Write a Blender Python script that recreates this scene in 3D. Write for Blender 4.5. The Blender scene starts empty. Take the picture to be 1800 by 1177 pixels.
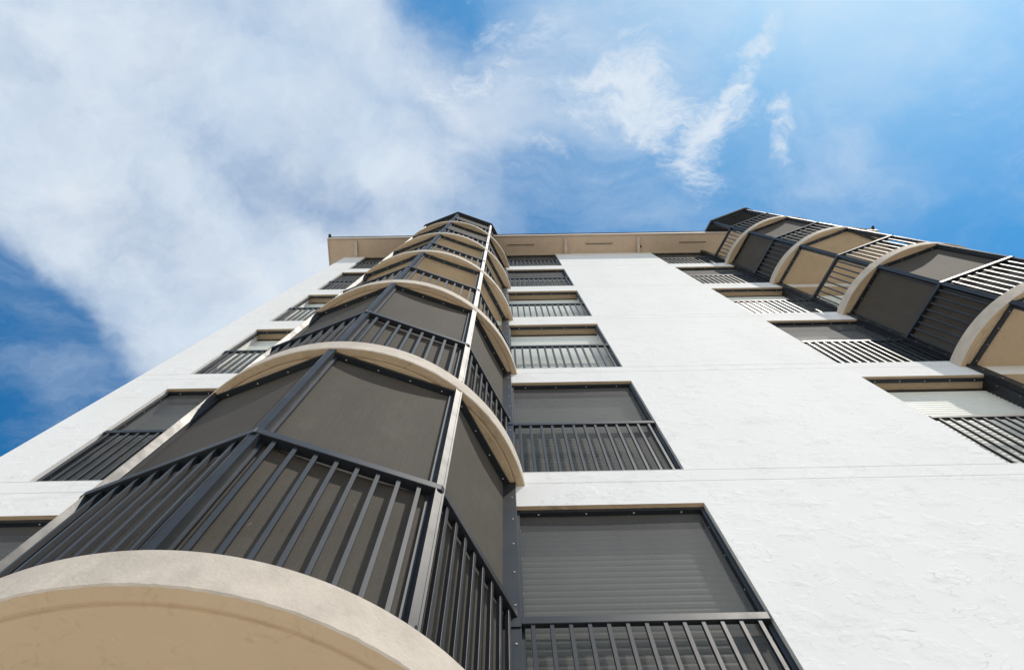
import bpy, bmesh, math, random
from mathutils import Vector, Matrix
random.seed(7)
S = bpy.context.scene
COL = S.collection
R = math.radians
Z0 = 3.55            # height of the first visible storey's floor above the ground
H = 2.75             # storey height

# ------------------------------------------------------------------ camera
cam = bpy.data.cameras.new('camera')
cam.sensor_width = 36.0
cam.lens = 36.0 * 1206.34 / 1800.0
cam.clip_start = 0.05
cam.clip_end = 3000
co = bpy.data.objects.new('camera', cam)
COL.objects.link(co)
S.camera = co
cr = Vector((0.9998118642, 0.0139611825, -0.0134655669))
cu = Vector((0.0167781261, -0.9708220021, 0.2392135757))
cf = Vector((0.0097329642, 0.2393944981, 0.9708735982))
co.matrix_world = Matrix(((cr.x, cu.x, -cf.x, 0.0), (cr.y, cu.y, -cf.y, -2.26262), (cr.z, cu.z, -cf.z, Z0 - 2.06579), (0, 0, 0, 1)))

# ------------------------------------------------------------------ light
SUN = Vector((1.10, -1.0, 2.30)).normalized()
sun = bpy.data.lights.new('sun', 'SUN')
sun.energy = 3.3
sun.angle = R(0.53)
sun.color = (1.0, 0.915, 0.805)
so = bpy.data.objects.new('sun', sun)
COL.objects.link(so)
so.rotation_euler = SUN.to_track_quat('Z', 'Y').to_euler()
so.location = (20, -20, 45)

# ------------------------------------------------------------------ exposure
S.view_settings.view_transform = 'Standard'
S.view_settings.look = 'None'
S.view_settings.exposure = -0.02
S.view_settings.gamma = 1.0
S.cycles.max_bounces = 8
S.cycles.transparent_max_bounces = 12


# ------------------------------------------------------------------ node helper
class NT:
    def __init__(self, tree):
        self.t = tree
        self.n = tree.nodes
        self.l = tree.links

    def node(self, kind, **kw):
        n = self.n.new(kind)
        for k, v in kw.items():
            setattr(n, k, v)
        return n

    def put(self, sock, v):
        if isinstance(v, bpy.types.NodeSocket):
            self.l.new(v, sock)
        else:
            if sock.type == 'RGBA' and not isinstance(v, (int, float)) and len(v) == 3:
                v = (*v, 1.0)
            sock.default_value = v

    def math(self, op, a, b=0.0, c=0.0, clamp=False):
        n = self.node('ShaderNodeMath', operation=op, use_clamp=clamp)
        for s, v in zip(n.inputs, (a, b, c)):
            self.put(s, v)
        return n.outputs[0]

    def vmath(self, op, a, b=(0, 0, 0)):
        n = self.node('ShaderNodeVectorMath', operation=op)
        self.put(n.inputs[0], a)
        self.put(n.inputs[1], b)
        return n.outputs['Value'] if op in ('LENGTH', 'DOT_PRODUCT') else n.outputs['Vector']

    def mapping(self, vec, loc=(0, 0, 0), rot=(0, 0, 0), scale=(1, 1, 1), kind='POINT'):
        n = self.node('ShaderNodeMapping', vector_type=kind)
        self.put(n.inputs['Vector'], vec)
        n.inputs['Location'].default_value = loc
        n.inputs['Rotation'].default_value = rot
        n.inputs['Scale'].default_value = scale
        return n.outputs[0]

    def noise(self, vec, scale, detail=4, rough=0.55, dist=0.0, out=0):
        n = self.node('ShaderNodeTexNoise')
        self.put(n.inputs['Vector'], vec)
        n.inputs['Scale'].default_value = scale
        n.inputs['Detail'].default_value = detail
        n.inputs['Roughness'].default_value = rough
        n.inputs['Distortion'].default_value = dist
        return n.outputs[out]

    def smooth(self, v, a, b, lo=0.0, hi=1.0):
        n = self.node('ShaderNodeMapRange', interpolation_type='SMOOTHSTEP')
        for i, x in enumerate((v, a, b, lo, hi)):
            self.put(n.inputs[i], x)
        return n.outputs[0]

    def mix(self, f, a, b):
        n = self.node('ShaderNodeMix', data_type='RGBA')
        self.put(n.inputs[0], f)
        self.put(n.inputs[6], a)
        self.put(n.inputs[7], b)
        return n.outputs[2]


# ------------------------------------------------------------------ world: clear sky with clouds
W = bpy.data.worlds.new('World')
S.world = W
W.use_nodes = True
g = NT(W.node_tree)
bg = g.n['Background']
sky = g.node('ShaderNodeTexSky', sky_type='NISHITA')
sky.sun_disc = False
sky.sun_elevation = math.asin(SUN.z)
sky.sun_rotation = math.atan2(SUN.x, SUN.y)
sky.altitude = 0
sky.air_density = 1.0
sky.dust_density = 0.6
sky.ozone_density = 1.0
d = g.node('ShaderNodeTexCoord').outputs['Generated']
sep = g.node('ShaderNodeSeparateXYZ')
g.put(sep.inputs[0], d)
zz = g.math('MAXIMUM', sep.outputs[2], 0.08)
cmb = g.node('ShaderNodeCombineXYZ')
g.put(cmb.inputs[0], g.math('DIVIDE', sep.outputs[0], zz))
g.put(cmb.inputs[1], g.math('DIVIDE', sep.outputs[1], zz))
P = cmb.outputs[0]                       # position on a flat cloud deck overhead
warp = g.vmath('SUBTRACT', g.noise(P, 3.2, 5, 0.6, 0.0, 1), (0.5, 0.5, 0.5))
wn = g.node('ShaderNodeVectorMath', operation='SCALE')
g.put(wn.inputs[0], warp)
wn.inputs['Scale'].default_value = 0.20
PW = g.vmath('ADD', P, wn.outputs[0])


def blob(px, py, rx, ry, rot, wt):
    v = g.vmath('SUBTRACT', PW, (px, py, 0))
    v = g.mapping(v, rot=(0, 0, -R(rot)))
    v = g.vmath('MULTIPLY', v, (1 / rx, 1 / ry, 0))
    return g.math('MULTIPLY', g.smooth(g.vmath('LENGTH', v), 0.25, 1.0, 1.0, 0.0), wt)


def total(bl):
    acc = None
    for b in bl:
        s = blob(*b)
        acc = s if acc is None else g.math('ADD', acc, s)
    return acc


big = total([
    (-0.62, -0.16, 0.52, 0.46, 0, 1.0), (-0.36, -0.12, 0.46, 0.42, 20, 0.75), (-0.46, 0.08, 0.48, 0.36, 25, 0.7),
    (-0.28, 0.14, 0.40, 0.32, 20, 0.65), (-0.16, -0.08, 0.34, 0.30, 50, 0.45), (-0.46, 0.26, 0.26, 0.32, -20, 0.75),
    (-1.2, -0.3, 0.6, 0.7, 0, 1.0), (-0.5, -0.8, 0.7, 0.45, 0, 0.9)])
hole = total([(-0.715, 0.325, 0.23, 0.31, -12, 1.55), (-0.76, 0.13, 0.20, 0.10, 25, 0.65), (-0.14, 0.09, 0.16, 0.08, 15, 0.6),
              (-0.14, -0.06, 0.12, 0.07, 20, 0.5), (-0.05, -0.22, 0.17, 0.16, 10, 0.9), (-0.06, -0.03, 0.12, 0.16, 15, 0.35), (-0.38, -0.01, 0.20, 0.10, 50, 0.42), (-0.24, 0.03, 0.16, 0.07, 60, 0.35)])
veil = total([(-0.02, -0.02, 0.40, 0.26, -35, 0.75), (0.14, -0.16, 0.36, 0.18, -30, 0.75), (0.24, 0.0, 0.22, 0.16, -40, 0.6), (-0.68, 0.22, 0.22, 0.3, 0, 0.70)])
wisp = total([(0.185, -0.125, 0.13, 0.10, -35, 0.95), (0.245, -0.035, 0.085, 0.14, -25, 0.95), (0.02, -0.165, 0.15, 0.09, -35, 0.75),
              (0.09, -0.06, 0.24, 0.07, -42, 0.45), (0.32, -0.055, 0.20, 0.05, -58, 0.70), (0.405, -0.045, 0.045, 0.10, 18, 0.72),
              (0.37, -0.14, 0.20, 0.03, -48, 0.48), (-0.08, -0.02, 0.12, 0.16, 30, 0.45), (0.7, -0.5, 0.5, 0.2, -20, 0.5), (1.4, 0.5, 0.5, 0.5, 0, 0.6)])
n1 = g.noise(g.mapping(PW, rot=(0, 0, R(35)), scale=(1.0, 1.5, 1.0)), 2.6, 11, 0.62, 0.0)
n2 = g.noise(g.mapping(PW, loc=(3.1, 1.7, 0), rot=(0, 0, R(48)), scale=(0.75, 1.7, 1.0)), 10.0, 11, 0.70, 0.0)
n3 = g.noise(g.mapping(PW, loc=(1.3, 4.2, 0), rot=(0, 0, R(45)), scale=(0.50, 2.2, 1.0)), 4.6, 11, 0.66, 0.0)
n4 = g.noise(PW, 6.0, 10, 0.6)
cov_big = g.math('SUBTRACT', g.math('MINIMUM', big, 1.25), hole)
a_big = g.smooth(g.math('ADD', cov_big, g.math('MULTIPLY', g.math('SUBTRACT', n1, 0.5), 3.0)), -0.45, 1.35)
a_big = g.math('MULTIPLY', a_big, g.smooth(n4, 0.15, 0.70, 0.72, 1.0))
a_wisp = g.smooth(g.math('ADD', wisp, g.math('MULTIPLY', g.math('SUBTRACT', n2, 0.52), 4.6)), 0.38, 1.75)
a_veil = g.smooth(g.math('ADD', veil, g.math('MULTIPLY', g.math('SUBTRACT', n3, 0.5), 2.4)), 0.15, 1.7)
inv = g.math('MULTIPLY', g.math('SUBTRACT', 1.0, g.math('MULTIPLY', a_wisp, 0.92)), g.math('SUBTRACT', 1.0, g.math('MULTIPLY', a_veil, 0.42)))
a_wisp = g.math('SUBTRACT', 1.0, g.math('MULTIPLY', inv, g.math('SUBTRACT', 1.0, g.math('MULTIPLY', a_big, 0.95))))
alpha = a_wisp
fade = g.smooth(sep.outputs[2], 0.1, 0.4)
alpha = g.math('MULTIPLY', alpha, fade, clamp=True)
shade = g.smooth(g.noise(PW, 4.0, 6, 0.6), 0.30, 0.70)
cloud = g.mix(shade, (4.5, 5.3, 6.2), (5.6, 6.05, 6.5))
skyc = g.vmath('MULTIPLY', sky.outputs[0], (0.16, 0.82, 1.16))
# the pale glare round the sun and a bright haze low in the unseen sky, added as neutral fill for the walls
near = g.math('POWER', g.math('MAXIMUM', g.vmath('DOT_PRODUCT', d, tuple(SUN)), 0.0), 22.0)
skyc = g.mix(g.math('MULTIPLY', near, 0.72), skyc, (5.6, 5.7, 6.0))
skyc = g.mix(g.smooth(sep.outputs[2], 0.10, 0.66, 0.95, 0.0), skyc, (7.9, 7.35, 6.8))
g.put(bg.inputs[0], g.mix(alpha, skyc, cloud))
bg.inputs[1].default_value = 0.145


# ------------------------------------------------------------------ materials
def mat(name):
    m = bpy.data.materials.new(name)
    m.use_nodes = True
    h = NT(m.node_tree)
    b = h.n['Principled BSDF']
    pos = h.node('ShaderNodeNewGeometry').outputs['Position']
    return m, h, b, pos


def bump(h, b, height, dist, strength=1.0):
    n = h.node('ShaderNodeBump')
    n.inputs['Strength'].default_value = strength
    n.inputs['Distance'].default_value = dist
    h.put(n.inputs['Height'], height)
    h.put(b.inputs['Normal'], n.outputs[0])


def stucco(name, col, col2, rough, spec, trowel, grain=0.0012, lines=0.5):
    m, h, b, pos = mat(name)
    v = h.mapping(pos, scale=(1.0, 1.0, 1.8))
    n = h.noise(v, 1.9, 2.5, 0.5, 0.25)
    lap = h.math('FRACT', h.math('MULTIPLY', n, 11.0))                                  # overlapping trowel laps: slow rise, sharp edge
    n_b = h.noise(h.mapping(pos, loc=(7, 3, 1), rot=(0.4, 0.3, 0.6), scale=(1.0, 1.0, 1.5)), 3.1, 2.5, 0.5, 0.3)
    lap_b = h.math('FRACT', h.math('MULTIPLY', n_b, 9.0))
    where = h.smooth(h.noise(h.mapping(pos, loc=(5, 2, 9)), 4.3, 3, 0.6), 0.50, 0.62)
    where_b = h.smooth(h.noise(h.mapping(pos, loc=(1, 8, 4)), 5.6, 3, 0.6), 0.52, 0.62)
    edge = h.math('MULTIPLY', h.smooth(lap, 0.965, 1.0), where)
    edge_b = h.math('MULTIPLY', h.smooth(lap_b, 0.970, 1.0), where_b)
    crease = h.math('MAXIMUM', edge, edge_b)
    lay = h.math('ADD', h.math('MULTIPLY', lap, where), h.math('MULTIPLY', lap_b, where_b))
    fine = h.noise(pos, 90, 3, 0.6)
    hgt = h.math('ADD', h.math('MULTIPLY', lay, trowel), h.math('MULTIPLY', h.noise(pos, 14, 5, 0.6), trowel * 0.30))
    hgt = h.math('ADD', hgt, h.math('MULTIPLY', fine, grain))
    bump(h, b, hgt, 1.0)
    dirt = h.smooth(h.noise(h.mapping(pos, scale=(1, 1, 0.45)), 1.3, 6, 0.65), 0.35, 0.75)
    c = h.mix(h.math('MULTIPLY', dirt, 0.6), col, col2)
    c = h.mix(h.math('MULTIPLY', crease, lines), c, tuple(x * 0.45 for x in col2))
    h.put(b.inputs['Base Color'], c)
    b.inputs['Roughness'].default_value = rough
    b.inputs['Specular IOR Level'].default_value = spec
    return m


def paint(name, col, rough, spec=0.5, var=0.12, grain=0.0):
    m, h, b, pos = mat(name)
    n = h.smooth(h.noise(pos, 6.0, 6, 0.65), 0.3, 0.75)
    h.put(b.inputs['Base Color'], h.mix(n, col, tuple(x * (1 - var) for x in col)))
    h.put(b.inputs['Roughness'], h.math('ADD', rough - 0.05, h.math('MULTIPLY', n, 0.10)))
    b.inputs['Specular IOR Level'].default_value = spec
    if grain:
        bump(h, b, h.noise(pos, 70, 4, 0.65), grain)
    return m


def fabric(name, col, opacity):
    m, h, b, pos = mat(name)
    n = h.noise(pos, 160, 2, 0.7)
    big_n = h.noise(h.mapping(pos, scale=(1.2, 1.2, 0.5)), 2.2, 5, 0.6)
    streak = h.noise(h.mapping(pos, scale=(40, 40, 0.6)), 3.0, 2, 0.5)
    f = h.math('ADD', h.math('MULTIPLY', n, 0.45), h.math('ADD', h.math('MULTIPLY', big_n, 0.35), h.math('MULTIPLY', streak, 0.2)))
    base = h.mix(h.smooth(f, 0.30, 0.70), tuple(x * 0.76 for x in col), tuple(x * 1.24 for x in col))
    dust = h.smooth(h.noise(h.mapping(pos, loc=(2, 6, 3), scale=(1.0, 1.0, 0.8)), 3.4, 7, 0.68), 0.50, 0.74)
    lint = h.smooth(h.noise(h.mapping(pos, scale=(1.0, 1.0, 0.35)), 55, 1, 0.5, 0.8), 0.80, 0.84)
    base = h.mix(h.math('MULTIPLY', dust, 0.07), base, (0.30, 0.28, 0.25))
    base = h.mix(h.math('MULTIPLY', lint, 0.55), base, (0.45, 0.43, 0.40))
    h.put(b.inputs['Base Color'], base)
    b.inputs['Roughness'].default_value = 0.75
    b.inputs['Specular IOR Level'].default_value = 0.2
    tr = h.node('ShaderNodeBsdfTransparent')
    mx = h.node('ShaderNodeMixShader')
    h.put(mx.inputs[0], h.math('ADD', opacity - 0.06, h.math('MULTIPLY', n, 0.12), clamp=True))
    h.l.new(tr.outputs[0], mx.inputs[1])
    h.l.new(b.outputs[0], mx.inputs[2])
    h.l.new(mx.outputs[0], h.n['Material Output'].inputs[0])
    return m


M = {
    'stucco': stucco('white_stucco', (0.80, 0.80, 0.79), (0.73, 0.73, 0.715), 0.80, 0.07, 0.0021, 0.0009, 0.42),
    'tan': stucco('tan_stucco', (0.55, 0.415, 0.275), (0.49, 0.365, 0.24), 0.75, 0.2, 0.0060, 0.0012, 0.03),
    'fascia': paint('beige_concrete', (0.61, 0.545, 0.465), 0.8, 0.2, 0.20, 0.003),
    'cream': paint('cream_paint', (0.66, 0.60, 0.49), 0.6, 0.3, 0.08, 0.001),
    'soffit': paint('soffit_paint', (0.62, 0.475, 0.345), 0.65, 0.3, 0.10, 0.0008),
    'board': paint('fascia_board_paint', (0.60, 0.50, 0.42), 0.55, 0.4, 0.10),
    'metal': paint('dark_bronze_aluminium', (0.013, 0.017, 0.023), 0.47, 0.44, 0.3),
    'steel': paint('screw_steel', (0.55, 0.55, 0.55), 0.35, 0.8, 0.1),
    'shutter': paint('white_shutter_paint', (0.78, 0.80, 0.745), 0.45, 0.4, 0.06),
    'dark': paint('dark_void', (0.02, 0.022, 0.024), 0.5, 0.4, 0.1),
    'screen': fabric('sun_screen_fabric', (0.080, 0.071, 0.059), 0.88),
    'wscreen': fabric('insect_screen_fabric', (0.072, 0.077, 0.081), 0.69),
    'tile': paint('roof_tile', (0.05, 0.045, 0.045), 0.7, 0.3, 0.4, 0.004),
    'paving': paint('pale_paving', (0.64, 0.60, 0.53), 0.85, 0.2, 0.2, 0.002),
    'lawn': paint('lawn_grass', (0.07, 0.12, 0.035), 0.9, 0.1, 0.45, 0.01),
}


# ------------------------------------------------------------------ mesh helpers
def link(name, bm, mats, parent=None, loc=(0, 0, 0), smooth=False, recalc=True):
    if recalc:
        bmesh.ops.recalc_face_normals(bm, faces=bm.faces)
    me = bpy.data.meshes.new(name)
    bm.to_mesh(me)
    bm.free()
    for k in (mats if isinstance(mats, (list, tuple)) else [mats]):
        me.materials.append(M[k])
    if smooth:
        for f in me.polygons:
            f.use_smooth = True
    o = bpy.data.objects.new(name, me)
    COL.objects.link(o)
    o.parent = parent
    o.location = loc
    return o


def prism(bm, plan, z0, z1, mi=0, bev=0.0):
    lo = [bm.verts.new((x, y, z0)) for x, y in plan]
    hi = [bm.verts.new((x, y, z1)) for x, y in plan]
    fs = [bm.faces.new(lo[::-1]), bm.faces.new(hi)]
    n = len(plan)
    for i in range(n):
        fs.append(bm.faces.new((lo[i], lo[(i + 1) % n], hi[(i + 1) % n], hi[i])))
    for f in fs:
        f.material_index = mi
    if bev:
        es = {e for f in fs for e in f.edges}
        bmesh.ops.bevel(bm, geom=list(es), offset=bev, segments=1, affect='EDGES', material=mi)


def box(bm, x0, x1, y0, y1, z0, z1, mi=0, bev=0.0):
    prism(bm, [(x0, y0), (x1, y0), (x1, y1), (x0, y1)], z0, z1, mi, bev)


def screw(bm, c, n, r=0.0055, mi=1):
    n = Vector(n).normalized()
    q = n.to_track_quat('Z', 'Y').to_matrix().to_4x4()
    res = bmesh.ops.create_uvsphere(bm, u_segments=8, v_segments=5, radius=r, matrix=Matrix.Translation(c) @ q @ Matrix.Diagonal((1, 1, 0.55, 1)))
    for v in res['verts']:
        for f in v.link_faces:
            f.material_index = mi


def dup(root, loc):
    r = root.copy()
    COL.objects.link(r)
    r.location = loc
    for ch in list(root.children):
        c = ch.copy()
        COL.objects.link(c)
        c.parent = r
    return r


# ------------------------------------------------------------------ ground
bm = bmesh.new()
box(bm, -1500, 1500, -1500, 1500, -0.5, -0.004)
o = link('lawn', bm, 'lawn')
o['kind'] = 'structure'
bm = bmesh.new()
box(bm, -70, 75, -60, 14, -0.3, 0.0)  # unseen paving, made wide and pale to bounce sunlight onto the undersides
o = link('pavement', bm, 'paving')
o['kind'] = 'structure'

# ------------------------------------------------------------------ the building
B = bpy.data.objects.new('apartment_building', None)
COL.objects.link(B)
B['label'] = 'white stucco apartment block with two stacks of curved dark-railed bay balconies under a tan eave'
B['category'] = 'building'

CX, DX = -1.19144, 7.6088            # first bay's centre, distance to the second bay
YC, RP = 0.28338, 1.338              # bay circle centre behind the facade, radius of the post corners
ANG = R(40.16)
XL, XR = -3.62, 1.345                # outer jambs of the windows left and right of the first bay
XW0, XW1 = 3.831, 5.16               # window left of the second bay
WT = 0.21                            # wall thickness seen in the reveals
HEAD = 2.215
WALLTOP = 5 * H + 2.185
FLOORS = 6
X0, X1 = -4.165, 9.39                # building ends

holes = []                            # (x0, x1, z0, z1) facade openings


def head(k):
    return k * H + (HEAD if k < 5 else 2.155)


bay_l, bay_r = CX - 1.16, CX + 1.16
wins = [(XL, CX - 1.235), (CX + 1.235, XR), (XW0, CX + DX - 1.235)]
for k in range(FLOORS):
    for a, b in wins + [(bay_l, bay_r), (bay_l + DX, bay_r + DX)]:
        holes.append((a, b, k * H, head(k)))

# facade: a grid of cells, each flush, a shallow groove or an opening with its reveal
BAND = (-0.190, -0.004)
zs = {-Z0, WALLTOP}
for k in range(FLOORS):
    zs |= {k * H, head(k), k * H + BAND[0] - 0.008, k * H + BAND[0], k * H + BAND[1], k * H + BAND[1] - 0.008}
xs = {X0, X1}
for a, b, _, _ in holes:
    xs |= {a, b}
xs, zs = sorted(xs), sorted(zs)
grooves = []
for k in range(FLOORS):
    grooves += [(k * H + BAND[0] - 0.008, k * H + BAND[0]), (k * H + BAND[1] - 0.008, k * H + BAND[1])]


def depth(i, j):
    if not (0 <= i < len(xs) - 1 and 0 <= j < len(zs) - 1):
        return 0.0
    x, z = (xs[i] + xs[i + 1]) / 2, (zs[j] + zs[j + 1]) / 2
    for a, b, c, e in holes:
        if a < x < b and c < z < e:
            return WT
    for a, b in grooves:
        if a < z < b:
            return 0.007
    return 0.0


bm = bmesh.new()


def quad(*pts, mi=0):
    f = bm.faces.new([bm.verts.new(p) for p in pts])
    f.material_index = mi


for i in range(len(xs) - 1):
    for j in range(len(zs) - 1):
        dd = depth(i, j)
        a, b, c, e = xs[i], xs[i + 1], zs[j], zs[j + 1]
        if dd < WT:
            quad((a, dd, c), (b, dd, c), (b, dd, e), (a, dd, e))
        if i + 1 < len(xs) - 1:
            d2 = depth(i + 1, j)
            if abs(d2 - dd) > 1e-6:
                mi = 0
                quad((b, dd, c), (b, d2, c), (b, d2, e), (b, dd, e), mi=mi)
        if j + 1 < len(zs) - 1:
            d2 = depth(i, j + 1)
            if abs(d2 - dd) > 1e-6:
                mi = 0
                if dd >= WT:
                    mi = 2                    # opening below, wall above: the head
                quad((a, dd, e), (b, dd, e), (b, d2, e), (a, d2, e), mi=mi)
bmesh.ops.remove_doubles(bm, verts=bm.verts, dist=1e-5)
# the other walls of the block, closed at the back of the facade
YB = 11.5
for pts in (((X0, 0, -Z0), (X0, YB, -Z0), (X0, YB, WALLTOP), (X0, 0, WALLTOP)), ((X1, 0, -Z0), (X1, YB, -Z0), (X1, YB, WALLTOP), (X1, 0, WALLTOP)),
            ((X0, YB, -Z0), (X1, YB, -Z0), (X1, YB, WALLTOP), (X0, YB, WALLTOP)), ((X0, 0, WALLTOP), (X1, 0, WALLTOP), (X1, YB, WALLTOP), (X0, YB, WALLTOP))):
    quad(*pts)
link('wall', bm, ['stucco', 'cream', 'tan'], B, (0, 0, Z0), recalc=False)

# ------------------------------------------------------------------ eave and roof
SOF = WALLTOP - 0.005
ZE = SOF + Z0
EY = -0.47                            # soffit's outer edge
EX0, EX1 = X0 - 0.40, X1 + 0.40
bm = bmesh.new()
box(bm, EX0, EX1, EY, YB + 0.4, 0.004, 0.05)
link('soffit', bm, 'soffit', B, (0, 0, ZE))
bm = bmesh.new()
box(bm, EX0 - 0.022, EX1 + 0.022, EY - 0.024, EY, -0.025, 0.19, bev=0.003)
box(bm, EX0 - 0.022, EX0, EY, YB + 0.4, -0.025, 0.19)
box(bm, EX1, EX1 + 0.022, EY, YB + 0.4, -0.025, 0.19)
link('fascia_board', bm, 'board', B, (0, 0, ZE))
# tiled roof: courses of barrel tiles whose ends make the eave's wavy edge
bm = bmesh.new()
nx = 150
rows = [(-0.512, 0.196), (-0.505, 0.210), (YB / 2, 2.0), (YB + 0.45, 0.2)]
prev = None
for ry, rz in rows:
    cur = []
    for i in range(nx + 1):
        x = EX0 - 0.045 + (EX1 - EX0 + 0.09) * i / nx
        wob = 0.007 * math.sin(i * 2.1) + random.uniform(-0.004, 0.004)
        cur.append(bm.verts.new((x, ry, rz + wob)))
    if prev:
        for i in range(nx):
            bm.faces.new((prev[i], prev[i + 1], cur[i + 1], cur[i]))
    else:
        under = [bm.verts.new((v.co.x, v.co.y, 0.192)) for v in cur]
        for i in range(nx):
            bm.faces.new((under[i], under[i + 1], cur[i + 1], cur[i]))
        back = [bm.verts.new((v.co.x, EY, 0.192)) for v in cur]
        for i in range(nx):
            bm.faces.new((back[i], back[i + 1], under[i + 1], under[i]))
    prev = cur
link('roof', bm, 'tile', B, (0, 0, ZE))
for x in (EX0 - 0.01, EX1 + 0.01):
    bm = bmesh.new()
    bmesh.ops.create_uvsphere(bm, u_segments=12, v_segments=8, radius=0.05, matrix=Matrix.Translation((x, EY - 0.06, 0.235)) @ Matrix.Diagonal((0.8, 1.2, 0.8, 1)))
    link('ridge_cap', bm, 'tile', B, (0, 0, ZE), smooth=True)

# brackets under the eave and the slotted vents between them
prof = [(0.0, 0.0), (0.0, -0.14), (-0.10, -0.14), (-0.17, -0.115), (-0.22, -0.075), (-0.33, -0.07), (-0.395, -0.06), (-0.42, 0.0)]
bm = bmesh.new()
lo = [bm.verts.new((-0.035, y, z)) for y, z in prof]
hi = [bm.verts.new((0.035, y, z)) for y, z in prof]
bm.faces.new(lo)
bm.faces.new(hi[::-1])
for i in range(len(prof)):
    j = (i + 1) % len(prof)
    bm.faces.new((lo[i], lo[j], hi[j], hi[i]))
br = link('eave_bracket', bm, 'board', B)
bm = bmesh.new()
for y0, y1 in ((-0.275, -0.262), (-0.228, -0.215)):
    box(bm, -0.37, 0.37, y0, y1, -0.006, 0.0)
box(bm, -0.37, -0.357, -0.262, -0.228, -0.006, 0.0)
box(bm, 0.357, 0.37, -0.262, -0.228, -0.006, 0.0)
for i in range(24):
    x = -0.345 + i * 0.03
    box(bm, x - 0.004, x + 0.004, -0.262, -0.228, -0.004, 0.0)
box(bm, -0.357, 0.357, -0.262, -0.228, -0.001, 0.001, mi=1)
vent = link('soffit_vent', bm, ['soffit', 'dark'], B)
for i, x in enumerate((-3.85, -0.25, 1.615, 3.515, 6.9, 9.05)):
    o = br if i == 0 else br.copy()
    if i:
        COL.objects.link(o)
    o.location = (x, 0, ZE + 0.003)
for i, x in enumerate((-2.35, 0.44, 2.5, 4.95, 6.42, 7.8)):
    o = vent if i == 0 else vent.copy()
    if i:
        COL.objects.link(o)
    o.location = (x, 0, ZE + 0.0)
bm = bmesh.new()
bmesh.ops.create_cone(bm, cap_ends=True, segments=14, radius1=0.026, radius2=0.034, depth=0.07, matrix=Matrix.Translation((3.575, -0.16, -0.045)))
link('eave_lamp', bm, 'metal', B, (0, 0, ZE), smooth=False)

# ------------------------------------------------------------------ bay plan
HA = ANG / 2
WALLX = 1.235


def vert(i, off=0.0):
    """Plan corner i (-2..2) of the bay, moved inwards by off; +-2 end at the facade."""
    if abs(i) <= 1:
        r = RP - off / math.cos(HA)
        return Vector((r * math.sin(ANG * i), YC - r * math.cos(ANG * i)))
    s = 1 if i > 0 else -1
    a, b = Vector((RP * math.sin(ANG * s), YC - RP * math.cos(ANG * s))), Vector((WALLX * s, 0.0))
    t = (b - a).normalized()
    n = Vector((-t.y, t.x)) * s            # inwards
    p = a + n * off
    k = -p.y / t.y
    return p + t * k


def fpt(f, t, off):
    """Point on face f (corner f to f+1) at distance t from its first corner, off inwards."""
    a, b = vert(f), vert(f + 1)
    u = (b - a).normalized()
    n = Vector((-u.y, u.x))
    return a + u * t + n * off


def flen(f):
    return (vert(f + 1) - vert(f)).length


TOPZ = 2.5183
SLAB0, SLAB1 = -0.2317, -0.022

# slab: rounded concrete edge, drip groove and trowelled underside
SR = 1.346
A_END = math.acos(YC / SR) + 0.01
NS = 150


def slab_bm():
    bm = bmesh.new()
    ring = [(0.0, SLAB0, 1), (1.270, SLAB0, 1), (1.276, SLAB0 + 0.008, 1), (1.286, SLAB0 + 0.008, 1), (1.290, SLAB0, 1), (SR - 0.006, SLAB0, 1),
            (SR, SLAB0 + 0.007, 0), (SR - 0.005, SLAB1 - 0.012, 0), (SR - 0.016, SLAB1, 0), (0.0, SLAB1, 0)]
    rows = []
    for s in range(NS + 1):
        a = -A_END + 2 * A_END * s / NS
        row = []
        for r, z, m in ring:
            jit = 0.0
            if abs(r - (SR - 0.006)) < 1e-6 or abs(z - (SLAB0 + 0.007)) < 1e-6:
                jit = random.uniform(-0.0012, 0.0012)
            row.append(bm.verts.new(((r + jit) * math.sin(a), YC - (r + jit) * math.cos(a), z + jit * 0.6)))
        rows.append(row)
    for s in range(NS):
        for q in range(len(ring) - 1):
            f = bm.faces.new((rows[s][q], rows[s + 1][q], rows[s + 1][q + 1], rows[s][q + 1]))
            f.material_index = 0 if ring[q + 1][2] == 0 else 1
    bmesh.ops.remove_doubles(bm, verts=bm.verts, dist=1e-5)
    return bm


POSTB = 0.045


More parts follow.
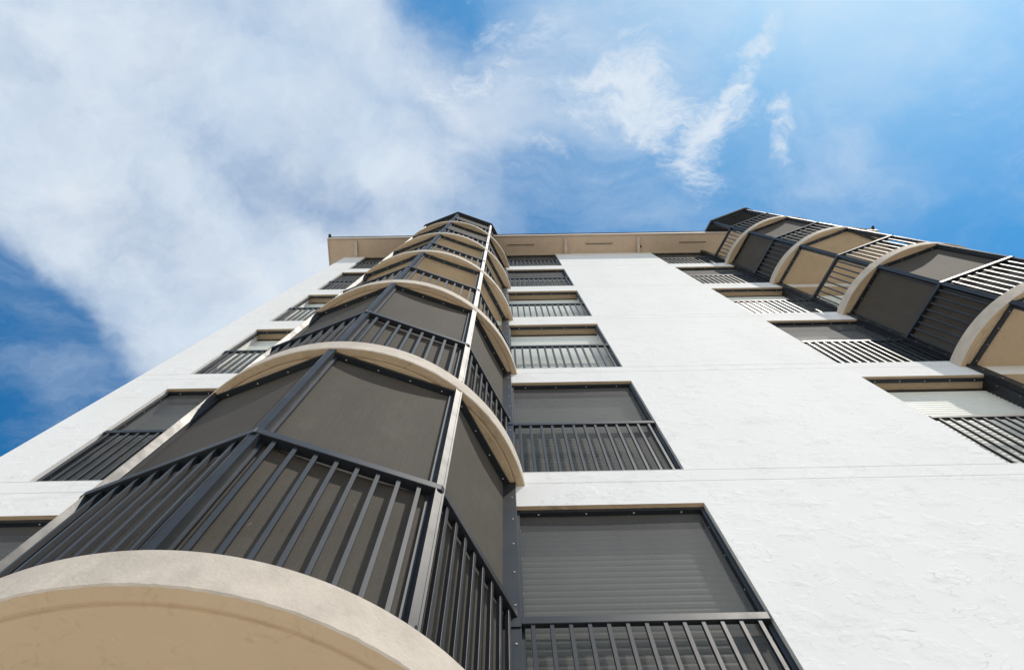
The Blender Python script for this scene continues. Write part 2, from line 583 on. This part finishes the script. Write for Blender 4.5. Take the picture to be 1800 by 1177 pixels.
def post_bm(i, top):
    bm = bmesh.new()
    if abs(i) <= 1:
        def arm(w, o0, o1):
            lft, rgt = i - 1, i
            L0, L1 = flen(lft), flen(rgt)
            return [fpt(lft, L0 - w, o0), vert(i, o0), fpt(rgt, w, o0), fpt(rgt, w, o1), vert(i, o1), fpt(lft, L0 - w, o1)]
        a = ANG * i

        def blk(x0, x1, d0, d1):
            e = Vector((math.cos(a), math.sin(a)))
            c = vert(i)
            n = Vector((-math.sin(a), math.cos(a)))
            return [c + e * x0 + n * d0, c + e * x1 + n * d0, c + e * x1 + n * d1, c + e * x0 + n * d1]
        prism(bm, blk(-0.026, 0.026, 0.002, 0.050), -0.035, top, bev=0.0015)
        for x0, x1 in ((-0.026, -0.019), (0.015, 0.026)):
            prism(bm, blk(x0, x1, -0.001, 0.004), -0.035, top)
        prism(bm, arm(0.056, 0.034, 0.058), -0.03, top)
        q = vert(i, 0.06)
        box(bm, q.x - 0.05, q.x + 0.05, q.y - 0.045, q.y + 0.02, -0.026, -0.010)
        screw(bm, (q.x - 0.04, q.y - 0.03, -0.008), (0, 0, 1), 0.008)
        screw(bm, (q.x + 0.04, q.y - 0.03, -0.008), (0, 0, 1), 0.008)
    else:
        s = 1 if i > 0 else -1
        x0, x1 = sorted((s * (WALLX - 0.09), s * (WALLX + 0.012)))
        box(bm, x0, x1, -0.034, -0.001, -0.03, top - 0.002, bev=0.0015)
        xm = s * (WALLX - 0.015)
        z = 0.18
        box(bm, x0, x1, -0.040, -0.003, 0.90, 0.965)
        while z < top - 0.1:
            screw(bm, (xm, -0.035, z), (0, -1, 0), 0.0065)
            z += 0.30
    return bm


def rail_bm(f):
    bm = bmesh.new()
    prism(bm, [vert(f, -0.010), vert(f + 1, -0.010), vert(f + 1, 0.044), vert(f, 0.044)], 0.982, 1.036, bev=0.003)
    return bm


def n_bal(f):
    return 8


def bal_plan(f, k):
    L = flen(f)
    n = n_bal(f)
    t = L * (k + 1) / (n + 1)
    w = 0.011
    return [fpt(f, t - w, 0.004), fpt(f, t + w, 0.004), fpt(f, t + w, 0.026), fpt(f, t - w, 0.026)]


def screen_bm(f, top):
    bm = bmesh.new()
    a, b = fpt(f, 0.03, 0.056), fpt(f, flen(f) - 0.03, 0.056)
    n = 14
    m = 10
    nrm = (fpt(f, 0.2, 1.0) - fpt(f, 0.2, 0.0)).normalized()
    grid = []
    ph = random.uniform(0, 6)
    for j in range(m + 1):
        row = []
        for i in range(n + 1):
            u, v = i / n, j / m
            p = a.lerp(b, u)
            bulge = 0.010 * math.sin(math.pi * u) * math.sin(math.pi * v) + 0.0015 * math.sin(7 * u + ph) * math.sin(5 * v)
            q = p + nrm * (bulge * 0.6)
            row.append(bm.verts.new((q.x, q.y, 0.005 + (top - 0.02) * v)))
        grid.append(row)
    for j in range(m):
        for i in range(n):
            bm.faces.new((grid[j][i], grid[j][i + 1], grid[j + 1][i + 1], grid[j + 1][i]))
    return bm


def header_bm(f, top):
    bm = bmesh.new()
    prism(bm, [vert(f, 0.010), vert(f + 1, 0.010), vert(f + 1, 0.062), vert(f, 0.062)], top - 0.030, top - 0.001, bev=0.0012)
    L = flen(f)
    n = 4
    for i in range(n):
        p = fpt(f, L * (i + 0.5) / n, 0.036)
        screw(bm, (p.x, p.y, top - 0.031), (0, 0, -1), 0.0055)
    return bm


FACES = (-2, -1, 0, 1)
mesh_cache = {}


def shared(key, name, maker, mats, parent, smooth=False):
    """First use builds the mesh, later uses copy the object and share it."""
    if key in mesh_cache:
        o = mesh_cache[key].copy()
        COL.objects.link(o)
        o.parent = parent
        return o
    o = link(name, maker(), mats, parent, smooth=smooth)
    mesh_cache[key] = o
    return o


rest = bmesh.new()                    # balusters of the small, far railings


def baluster_mesh(f, k):
    bm = bmesh.new()
    prism(bm, bal_plan(f, k), -0.035, 0.985, bev=0.0012)
    return bm


# (bay, storey): which storeys still have their sun screens
SCREENED = {(0, 0), (0, 1), (0, 4), (0, 5), (1, 2), (1, 4), (1, 0)}
SINGLE_BALUSTERS = {(0, 0): (-1, 0, 1), (0, 1): (-1, 0, 1), (1, 2): (-2, -1)}
for t in (0, 1):
    for k in range(FLOORS):
        cx = CX + t * DX
        bal = shared('slab', 'balcony', slab_bm, ['fascia', 'tan'], B, smooth=False)
        bal.location = (cx, 0, Z0 + k * H)
        scr = (t, k) in SCREENED
        bal['label'] = ('curved bay balcony storey closed with grey sun screens' if scr else 'curved bay balcony storey left open above its railing')
        top = TOPZ
        for i in (-2, -1, 0, 1, 2):
            shared(('post', i), 'post', lambda: post_bm(i, TOPZ), ['metal', 'steel'], bal)
        for f in FACES:
            shared(('rail', f), 'handrail', lambda: rail_bm(f), 'metal', bal)
            shared(('head', f), 'header_channel', lambda: header_bm(f, TOPZ), ['metal', 'steel'], bal)
            if scr:
                shared(('screen', f), 'mesh_screen', lambda: screen_bm(f, TOPZ), 'screen', bal, smooth=True)
            one = f in SINGLE_BALUSTERS.get((t, k), ())
            for q in range(n_bal(f)):
                if one:
                    shared(('bal', f, q), 'baluster', lambda: baluster_mesh(f, q), 'metal', bal)
                else:
                    prism(rest, [(p[0] + cx, p[1]) for p in bal_plan(f, q)], k * H - 0.035, k * H + 0.985, bev=0.0012)

# flat dark roofs over the two bays
bm = bmesh.new()
plan = [vert(i, -0.045) for i in (-2, -1, 0, 1, 2)]
prism(bm, plan, 0.0, 0.11, bev=0.003)
for q in range(9):
    x = -1.0 + q * 0.25
    box(bm, x - 0.012, x + 0.012, YC - math.sqrt(max(1.15 ** 2 - x * x, 0.04)), -0.01, -0.014, 0.004)
cap = link('bay_roof', bm, 'metal', B, (CX, 0, Z0 + 5 * H + TOPZ))
o = cap.copy()
COL.objects.link(o)
o.location = (CX + DX, 0, Z0 + 5 * H + TOPZ)


# ------------------------------------------------------------------ windows in the openings
def frame_bm(w, h, side):
    bm = bmesh.new()
    box(bm, 0.0, w, 0.030, 0.066, h - 0.034, h - 0.001, bev=0.0012)          # header
    n = max(3, round(w / 0.3))
    for i in range(n):
        screw(bm, (w * (i + 0.5) / n, 0.048, h - 0.0345), (0, 0, -1), 0.0065)
    for x0, x1, s in ((0.001, 0.032, 1), (w - 0.032, w - 0.001, -1)):
        box(bm, x0, x1, 0.032, 0.074, 0.0, h - 0.034, bev=0.0012)
        xx = x1 if s > 0 else x0
        for z in (0.2, 0.55, 0.9, 1.3, 1.65, 1.98):
            screw(bm, (xx, 0.053, z), (s, 0, 0), 0.0055)
    q = 0.0 if side == 1 else w - 0.014                                          # dark filler towards the bay
    box(bm, q + 0.0005, q + 0.0135, -0.004, 0.20, 0.0, h - 0.0005)
    box(bm, 0.0, w, 0.155, 0.195, h - 0.05, h - 0.002, mi=0)                   # head track of the shutter
    return bm


def shutter_bm(w, h):
    bm = bmesh.new()
    p = 0.062
    z = 0.0
    while z < h - 0.045:
        z1 = min(z + p, h - 0.045)
        pts = [(0.176, z), (0.164, z + 0.010), (0.160, z + 0.031), (0.164, z1 - 0.010), (0.176, z1)]
        for a, b in zip(pts, pts[1:]):
            if b[1] > a[1]:
                f = bm.faces.new([bm.verts.new(c) for c in ((0.0, a[0], a[1]), (w, a[0], a[1]), (w, b[0], b[1]), (0.0, b[0], b[1]))])
        z = z1
    bmesh.ops.remove_doubles(bm, verts=bm.verts, dist=1e-5)
    f = bm.faces.new([bm.verts.new(c) for c in ((0.0, 0.2, 0.0), (w, 0.2, 0.0), (w, 0.2, h), (0.0, 0.2, h))])
    return bm


def wscreen_bm(w, h):
    bm = bmesh.new()
    n, m = 12, 10
    ph = random.uniform(0, 6)
    grid = []
    for j in range(m + 1):
        row = []
        for i in range(n + 1):
            u, v = i / n, j / m
            row.append(bm.verts.new((0.02 + (w - 0.04) * u, 0.066 + 0.0025 * math.sin(6 * u + ph) * math.sin(4 * v) + 0.006 * math.sin(math.pi * u) * math.sin(math.pi * v), (h - 0.02) * v)))
        grid.append(row)
    for j in range(m):
        for i in range(n):
            bm.faces.new((grid[j][i], grid[j][i + 1], grid[j + 1][i + 1], grid[j + 1][i]))
    return bm


def wrail_bm(w):
    bm = bmesh.new()
    box(bm, 0.012, w - 0.012, -0.002, 0.030, 0.972, 1.030, bev=0.003)
    return bm


def wbal_bm(x):
    bm = bmesh.new()
    box(bm, x - 0.011, x + 0.011, 0.003, 0.025, 0.0, 0.975, bev=0.0012)
    return bm


WSCREEN = {(0, 0), (0, 1), (0, 4), (0, 5), (1, 0), (1, 1), (1, 4), (1, 5), (2, 2), (2, 4), (2, 5), (2, 0)}
WSINGLE = {(0, 1), (1, 0), (1, 1)}
for c, (a, b) in enumerate(wins):
    w = b - a
    for k in range(FLOORS):
        h = head(k) - k * H
        last = k == 5
        win = shared(('frame', c, last), 'window', lambda: frame_bm(w, h, c), ['metal', 'steel'], B)
        win.location = (a, 0, Z0 + k * H)
        scr = (c, k) in WSCREEN
        win['label'] = 'recessed window covered by a dark insect screen' if scr else 'recessed window without screen, white shutter showing behind the railing'
        shared(('wrail', c), 'handrail', lambda: wrail_bm(w), 'metal', win)
        shared(('shutter', c, last), 'roller_shutter', lambda: shutter_bm(w, h), 'shutter', win)
        if scr:
            shared(('wscreen', c, last), 'mesh_screen', lambda: wscreen_bm(w, h), 'wscreen', win, smooth=True)
        nb = 13
        for q in range(nb):
            x = w * (q + 0.75) / (nb + 0.5)
            if (c, k) in WSINGLE:
                shared(('wbal', c, q), 'baluster', lambda: wbal_bm(x), 'metal', win)
            else:
                box(rest, a + x - 0.011, a + x + 0.011, 0.003, 0.025, k * H, k * H + 0.975, bev=0.0012)
# the shutters behind the bays
for t in (0, 1):
    for k in range(FLOORS):
        h = head(k) - k * H
        o = shared(('bayshutter', k == 5), 'roller_shutter', lambda: shutter_bm(bay_r - bay_l, h), 'shutter', B)
        o.location = (bay_l + t * DX, 0, Z0 + k * H)
o = link('baluster', rest, 'metal', B, (0, 0, Z0))
o['kind'] = 'stuff'
